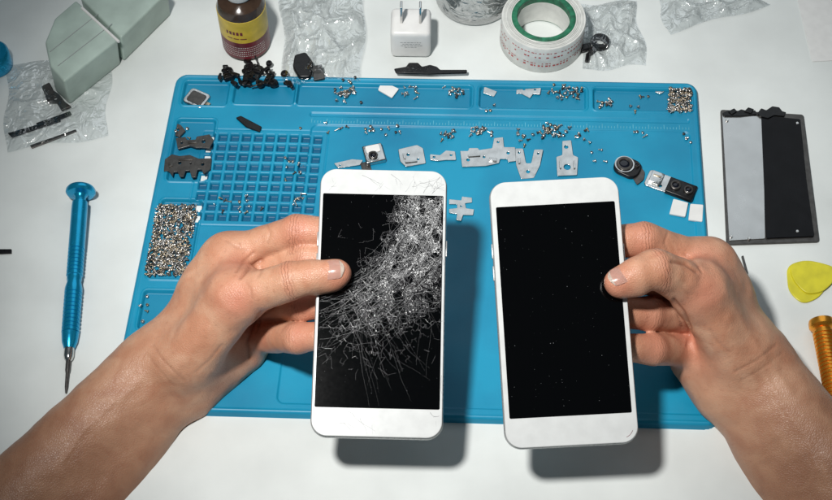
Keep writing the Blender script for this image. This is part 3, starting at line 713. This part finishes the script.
pxplate('hinge_strip','thin black strip with a knob at the mat edge under the adapter','strip',[(394,70),(406,68),(409,64),(418,64),(422,68),(430,66),(437,68),(440,71),(467,71),(467,74),(430,75),(396,74)],4.6,1.4,'black',.3,.8,((413,69,.9),))
# ---------------------------------------------------------------- things round the mat
def axis_obj(root_name,label,cat,p0,p1,z0,z1):
    a=Vector(G(*p0,z0));b=Vector(G(*p1,z1)); d=(b-a).normalized(); y=Vector((0,0,1)).cross(d).normalized(); z=d.cross(y)
    t=thing(root_name,label,cat); t.matrix_world=Matrix(((d.x,y.x,z.x,a.x*S),(d.y,y.y,z.y,a.y*S),(d.z,y.z,z.z,a.z*S),(0,0,0,1)))
    return t,(b-a).length
t,L=axis_obj('screwdriver','blue metal precision screwdriver lying on the table left of the mat','screwdriver',(81,189),(66,393),9.3,1.2)
def knurl(prof0,x0,x1,r,step=2.0,dep=.4):
    p=[];x=x0
    while x<x1: p+=[(r,x),(r,x+step*.55),(r-dep,x+step*.65),(r-dep,x+step*.9)]; x+=step
    return p
prof=[(0,-1.2),(5,-1.0),(8.3,-.2),(9.2,1.2),(9.2,2.8),(8.2,4.0),(4.5,4.8),(3.4,6.5),(3.4,9)]
meshobj('cap',lathe(prof,40,'X'),'blue',t)
gr=[(3.2,8.8),(4.8,10),(5.0,14)]+[(5.0,40)]+knurl(0,42,62,5.0,2.6,.5)+[(4.6,64),(4.2,66),(5.2,70)]+knurl(0,72,98,5.3,2.6,.5)+[(5.2,100),(4.6,106),(3.2,110)]
meshobj('grip',lathe(gr,40,'X'),'blue',t)
meshobj('collar',lathe([(3.0,109.5),(3.0,115),(2.4,117),(1.6,118)],28,'X'),'silver',t)
meshobj('blade',lathe([(1.5,117.5),(1.5,124),(1.1,126),(1.0,L-4),(.5,L),(0,L+.2)],16,'X'),'dsteel',t)
t,L=axis_obj('screwdriver','orange gold knurled screwdriver at the right edge of the photo','screwdriver',(821,321),(850,470),7.5,6)
meshobj('cap',lathe([(0,-1),(5,-.9),(7.2,0),(7.6,1.4),(7.6,4),(6.6,5.2),(5.2,6),(5.2,8)],40,'X'),'gold',t)
meshobj('grip',lathe([(5.0,7.8)]+knurl(0,8,60,6.3,2.4,.7)+[(5,62),(4.5,70),(6,76),(6,95),(3,100),(0,100.5)],40,'X'),'gold',t)
for pts,z,lab in (([(786,266),(806,260),(830,266),(834,278),(818,299),(802,305),(788,292)],0.1,'lower yellow rounded opening pick on the table at the right'),
                  ([(789,264),(812,261),(836,268),(834,282),(822,293),(806,295),(792,280)],1.3,'upper yellow rounded opening pick resting on another pick')):
    pxplate('opening_pick',lab,'pick',pts,z,1.1,'yellow',.45,7)
g=G(768,180,0.1); t=thing('display_panel','removed phone display assembly, half silver half black, lying right of the mat','display panel',g)
pxplate('frame',None,None,[(720,111),(803,116),(819,243),(726,246)],0.1,1.6,'dsteel',.3,2,parent=t)
pxplate('metal_plate',None,None,[(722,115),(763,117),(765,239),(729,241)],1.72,.5,'lcdsilver',.15,1,parent=t)
pxplate('black_cover',None,None,[(761,116),(800,120),(806,180),(814,237),(766,239)],1.9,.9,'gloss',.2,1,parent=t)
for pts,zz in (([(722,114),(728,111),(735,113),(741,110),(748,112),(755,111),(757,115),(740,117),(724,117)],2.3),([(757,114),(761,109),(766,111),(772,107),(779,108),(782,112),(786,113),(784,117),(774,116),(768,119),(760,117)],2.8),([(728,112),(734,109),(737,112),(732,115)],3.2),([(744,112),(748,108),(754,110),(751,114)],3.2)):
    pxplate('connector',None,None,pts,zz,.9,'black',.25,.6,parent=t)
for x,y in ((731,237),(749,239),(797,232),(727,121),(797,124)):
    gg=G(x,y,2.0); meshobj('fixing_screw',lathe([(0,.3),(1.0,.3),(1.0,1.2),(.8,1.4),(0,1.4)],14),'screw',t,(gg[0]-g[0],gg[1]-g[1],1.7))
pxplate('metal_pin','thin dark pin on the table between the display panel and the yellow picks','pin',[(741,257),(743,256),(748,274),(746,275)],0.1,1,'dsteel',.2,.4)
pxplate('metal_pin','thin dark pin on the table at the left edge of the photo','pin',[(-8,250),(12,250),(12,254),(-8,255)],0.1,1.2,'black',.2,.4)
# bottle
g=G(247,44,0); t=thing('bottle','small round bottle with yellow and maroon label behind the mat','bottle',g)
meshobj('glass',lathe([(0,0),(14.5,0),(16,1.5),(16,40),(14.5,45),(9,48),(7.5,50),(7.5,53),(0,53)],48),'bottle',t)
meshobj('label',lathe([(16.25,3),(16.25,19),(16.02,19.1),(16.02,2.9)],48,closed=True),'maroon',t)
meshobj('label_band',lathe([(16.3,19.2),(16.3,39),(16.05,39.1),(16.05,19.1)],48,closed=True),'lyellow',t)
meshobj('cap',lathe([(0,64),(7.5,64),(8.8,63),(9.2,51),(8.8,50),(0,50)],32),'wplast',t)
def label_bars(rows,mat,name):
    bm=bmesh.new()
    for z0,z1,segs in rows:
        for a0,a1 in segs:
            n=3
            for k in range(n):
                b0=math.radians(a0+(a1-a0)*k/n);b1=math.radians(a0+(a1-a0)*(k+1)/n);R=16.42
                bm.faces.new([bm.verts.new((R*math.cos(b)*S,R*math.sin(b)*S,z*S)) for b,z in ((b0,z0),(b1,z0),(b1,z1),(b0,z1))])
    meshobj(name,from_bm(bm),mat,t)
rows=[]
for z in (6,8,10,12,14):
    segs=[];a=-150
    while a<-35: w=random.uniform(1.5,4); segs.append((a,a+w)); a+=w+2
    rows.append((z,z+.6,segs))
label_bars(rows,'tape','label_print')
label_bars([(27,30,[(-126,-121),(-118,-112),(-109,-104),(-101,-95),(-92,-86)]),(23,23.8,[(-125,-112),(-109,-96),(-93,-78)])],'maroon','label_heading')
# adapter
g=G(411,45,0); t=thing('power_adapter','white cube power adapter with two prongs standing behind the mat','adapter',g,math.radians(-1))
meshobj('body',boxm(27,24,25,3.2),'wplast',t)
for sx in (-6.3,6.3):
    meshobj('prong',boxm(1.6,6.3,16,.4,(sx,0,24.5)),'silver',t)
bm=bmesh.new()
for i,(w,z) in enumerate(((14,16),(11,14.4),(13,12.8),(8,11.2))):
    x=-w/2
    while x<w/2:
        l=random.uniform(.8,2.2); bm.faces.new([bm.verts.new((xx*S,-12.04*S,zz*S)) for xx,zz in ((x,z),(x+l,z),(x+l,z+.5),(x,z+.5))]); x+=l+.5
meshobj('small_print',from_bm(bm),'grey',t,smooth=False)
g=G(474,-2,0); t=thing('glass_jar','clear glass jar base at the top edge between adapter and tape roll','jar',g)
meshobj('glass',lathe([(0,0),(24,0),(27,2),(28,7),(27,30),(26,30),(26.5,8),(24,4),(0,4)],48),'jar',t)
# tape roll
g=G(541,41,0); t=thing('tape_roll','roll of white printed tape with green core lying behind the mat','tape roll',g)
prof=[(21.6,.0),(28,.0),(28.4,.6),(28.4,23.4),(28,24)]
r=27.6
while r>22: prof+=[(r,24+random.uniform(-.25,.15)),(r-.25,24+random.uniform(-.1,.2))]; r-=.5
prof+=[(21.6,24)]
meshobj('tape',lathe(prof,64,closed=True),'tape',t)
for r in (22.6,23.7,24.5,25.9,26.8):
    meshobj('winding_line',lathe([(r,24.0),(r+.16,24.0),(r+.16,24.32),(r,24.32)],64,closed=True),'wind',t)
meshobj('core',lathe([(17.8,.3),(21.5,.3),(21.5,24.3),(21.0,24.6),(18.2,24.6),(17.8,24.2)],64,closed=True),'green',t)
meshobj('core_liner',lathe([(17.5,1.0),(17.75,1.0),(17.75,19),(17.5,19)],64,closed=True),'tape',t)
bm=bmesh.new(); R=28.5
for k in range(34):
    b0=math.radians(-175+k*5.1); b1=b0+math.radians(random.uniform(1.5,3.8))
    for (u0,u1) in ((6.6,8.0),(9.2,9.9),(15,16.2),(19.2,20.0)):
        if random.random()<.25: continue
        bm.faces.new([bm.verts.new((R*math.cos(b)*S,R*math.sin(b)*S,z*S)) for b,z in ((b0,u0),(b1,u0),(b1,u1),(b0,u1))])
meshobj('red_print',from_bm(bm),'red',t)
g=G(598,50,0); t=thing('black_clip','black ring clip with short stem on the table right of the tape roll','clip',g,math.radians(20))
meshobj('ring',lathe([(3.2,0),(6.2,0),(6.8,2),(6.2,4.5),(3.4,4.5)],28,closed=True),'black',t,(3,4,0)); meshobj('stem',tube([(-1,1,2),(-6,-2,2.5),(-9,-3,2),(-12,-8,1.6)],1.5),'black',t); meshobj('jaw',boxm(8,5,4,.8,(-8,3,0)),'black',t)
# mint case
t=thing('storage_case','pale mint green hinged plastic case standing open at the top left corner','case',G(95,50,0))
def prism(top,base,h,name):
    bm=bmesh.new(); n=len(top)
    c=G(95,50,0)
    A=[bm.verts.new([(q)*S for q in (G(*p,0)-c)]) for p in base]
    B=[bm.verts.new([(q)*S for q in (G(*p,h)-c)]) for p in top]
    bm.faces.new(A[::-1]); bm.faces.new(B)
    for k in range(n): bm.faces.new((A[k],A[(k+1)%n],B[(k+1)%n],B[k]))
    bmesh.ops.recalc_face_normals(bm,faces=bm.faces)
    bmesh.ops.bevel(bm,geom=list(bm.edges),offset=1.6*S,segments=4,affect='EDGES',profile=.5)
    return meshobj(name,from_bm(bm),'mint',t)
prism([(45,42),(55,18),(76,0),(118,40),(64,82),(50,66)],[(51,66),(60,40),(80,24),(121,64),(70,105),(56,92)],26,'case_half')
prism([(80,-2),(96,-22),(150,-26),(168,-8),(121,38)],[(86,20),(100,0),(150,-6),(171,15),(124,62)],25,'case_half')
meshobj('hinge',tube([(G(82,8,26)-G(95,50,0)),(G(119,42,26)-G(95,50,0))],1.0),'wplast',t)
for a,b in (((58,66),(112,24)),((50,52),(98,14))):
    meshobj('lid_seam',tube([(G(*a,26.1)-G(95,50,0)),(G(*b,26.1)-G(95,50,0))],.2),'grey',t)
g=G(-4,66,0); o=meshobj('round_lid',lathe([(0,0),(11,0),(11.6,1),(11.6,13),(10.5,14.5),(0,14.5)],40),'blue',None,g); tag(o,'blue round lid cut by the left edge of the photo','lid')
# clear bags
def bag(label,pts,amp,seed,z=.6,cat='plastic bag'):
    rg=np.random.RandomState(seed); W=[G(*p,0) for p in pts]; c=sum(W)/4
    n=72; u=np.linspace(0,1,n); U,Vv=np.meshgrid(u,u,indexing='ij')
    Pn=[(1-U)*(1-Vv),U*(1-Vv),U*Vv,(1-U)*Vv]
    X=sum(P_*w[0] for P_,w in zip(Pn,W))-c[0];Y=sum(P_*w[1] for P_,w in zip(Pn,W))-c[1]
    q=rg.rand(14,2); D=np.stack([np.hypot(U-a,Vv-b) for a,b in q],0); D.sort(axis=0)
    q2=rg.rand(34,2); D2=np.stack([np.hypot(U-a,Vv-b) for a,b in q2],0); D2.sort(axis=0)
    Z=(1-np.clip((D[1]-D[0])/.12,0,1))*.7+D[0]*1.3+.2*(1-np.clip((D2[1]-D2[0])/.06,0,1))
    Z=Z/Z.max(); ed=np.minimum(np.minimum(U,1-U),np.minimum(Vv,1-Vv)); Z=z+amp*Z*np.clip(ed*8,.08,1)
    X+=1.6*np.sin(Vv*9+seed)*(1-np.clip(ed*6,0,1)); Y+=1.6*np.sin(U*8+seed)*(1-np.clip(ed*6,0,1))
    co=np.stack([X,Y,Z],-1).reshape(-1,3)*S; idx=np.arange(n*n).reshape(n,n)
    f=np.stack([idx[:-1,:-1],idx[1:,:-1],idx[1:,1:],idx[:-1,1:]],-1).reshape(-1,4)
    o=meshobj('clear_bag',npmesh(co,f),'clear',None,(c[0],c[1],0),smooth=False); tag(o,label,cat); return o
bag('crumpled clear bag hanging over the top edge of the mat, right of the bottle',[(280,-12),(366,-12),(362,84),(285,88)],8,3,4.6)
bag('clear zip bag holding black sticks under the mint case',[(8,66),(112,60),(106,138),(6,152)],3.5,5,1.5)
bag('clear bag of black scraps right of the tape roll',[(570,6),(634,2),(648,66),(585,72)],6,8,1.0)
bag('clear bag lying at the top edge, right of centre',[(652,-14),(742,-16),(768,6),(668,34)],6,11,.8)
pxplate('paper_slip','white paper slip at the top right corner','paper',[(795,-10),(850,-10),(850,60),(812,62)],0.1,.4,'wplast',.1,1)
pxplate('black_stick','long black stick in the bag under the mint case','stick',[(8,134),(60,119),(61,122),(12,138)],.3,1.1,'black',.3,.6)
pxplate('black_stick','short black stick in the bag, crossing the long one','stick',[(36,124),(70,112),(72,115),(40,128)],1.0,1.0,'black',.3,.6)
pxplate('black_stick','thin dark rod in the bag, nearest to the table edge','stick',[(30,146),(76,130),(77,132),(32,149)],.3,.9,'dsteel',.3,.6)
pxplate('black_clip','dark hinge piece in the bag beside the mint case','clip',[(42,88),(50,84),(54,92),(60,96),(66,104),(72,108),(62,112),(57,104),(48,104)],.4,2.0,'dsteel',.4,1,((56,100,1.2),))
pxplate('black_clip','black lump in the crumpled bag above the mat','clip',[(295,58),(306,55),(314,66),(311,80),(299,80),(293,70)],4.6,3.5,'black',.8,2)
pxplate('silver_part','silver bit in the crumpled bag above the mat','metal part',[(312,68),(322,66),(325,80),(314,82)],4.6,2.0,'dsteel',.4,1)
# ---------------------------------------------------------------- camera, light
cd=bpy.data.cameras.new('camera'); cam=bpy.data.objects.new('camera',cd); COL.objects.link(cam); scene.camera=cam
cd.sensor_width=36; cd.lens=36*FPX/832; cd.clip_start=.02; cd.clip_end=20
cam.location=(0,0,CH*S); cam.rotation_euler=(AL,0,0)
def area(name,loc,aim,size,power,col):
    l=bpy.data.lights.new(name,'AREA'); l.shape='DISK'; l.size=size; l.energy=power; l.color=col
    o=bpy.data.objects.new(name,l); COL.objects.link(o); o.location=loc
    d=Vector(aim)-Vector(loc); o.rotation_euler=d.to_track_quat('-Z','Y').to_euler(); return o
LP=Vector((-.185,.20,.84))
l=bpy.data.lights.new('desk_lamp','SPOT'); l.energy=39; l.shadow_soft_size=.035; l.spot_size=math.radians(49); l.spot_blend=1.0; l.color=(1,.98,.95)
o=bpy.data.objects.new('desk_lamp',l); COL.objects.link(o); o.location=LP; o.rotation_euler=(Vector((.035,.475,0))-o.location).to_track_quat('-Z','Y').to_euler()
area('room_light',(.15,1.35,1.0),(0.05,.55,0),1.2,3.4,(.88,.95,1))
w=bpy.data.worlds.new('World'); scene.world=w; w.use_nodes=True
w.node_tree.nodes['Background'].inputs[0].default_value=(.50,.70,.80,1); w.node_tree.nodes['Background'].inputs[1].default_value=.08
scene.view_settings.view_transform='Standard'; scene.view_settings.look='None'; scene.view_settings.exposure=0
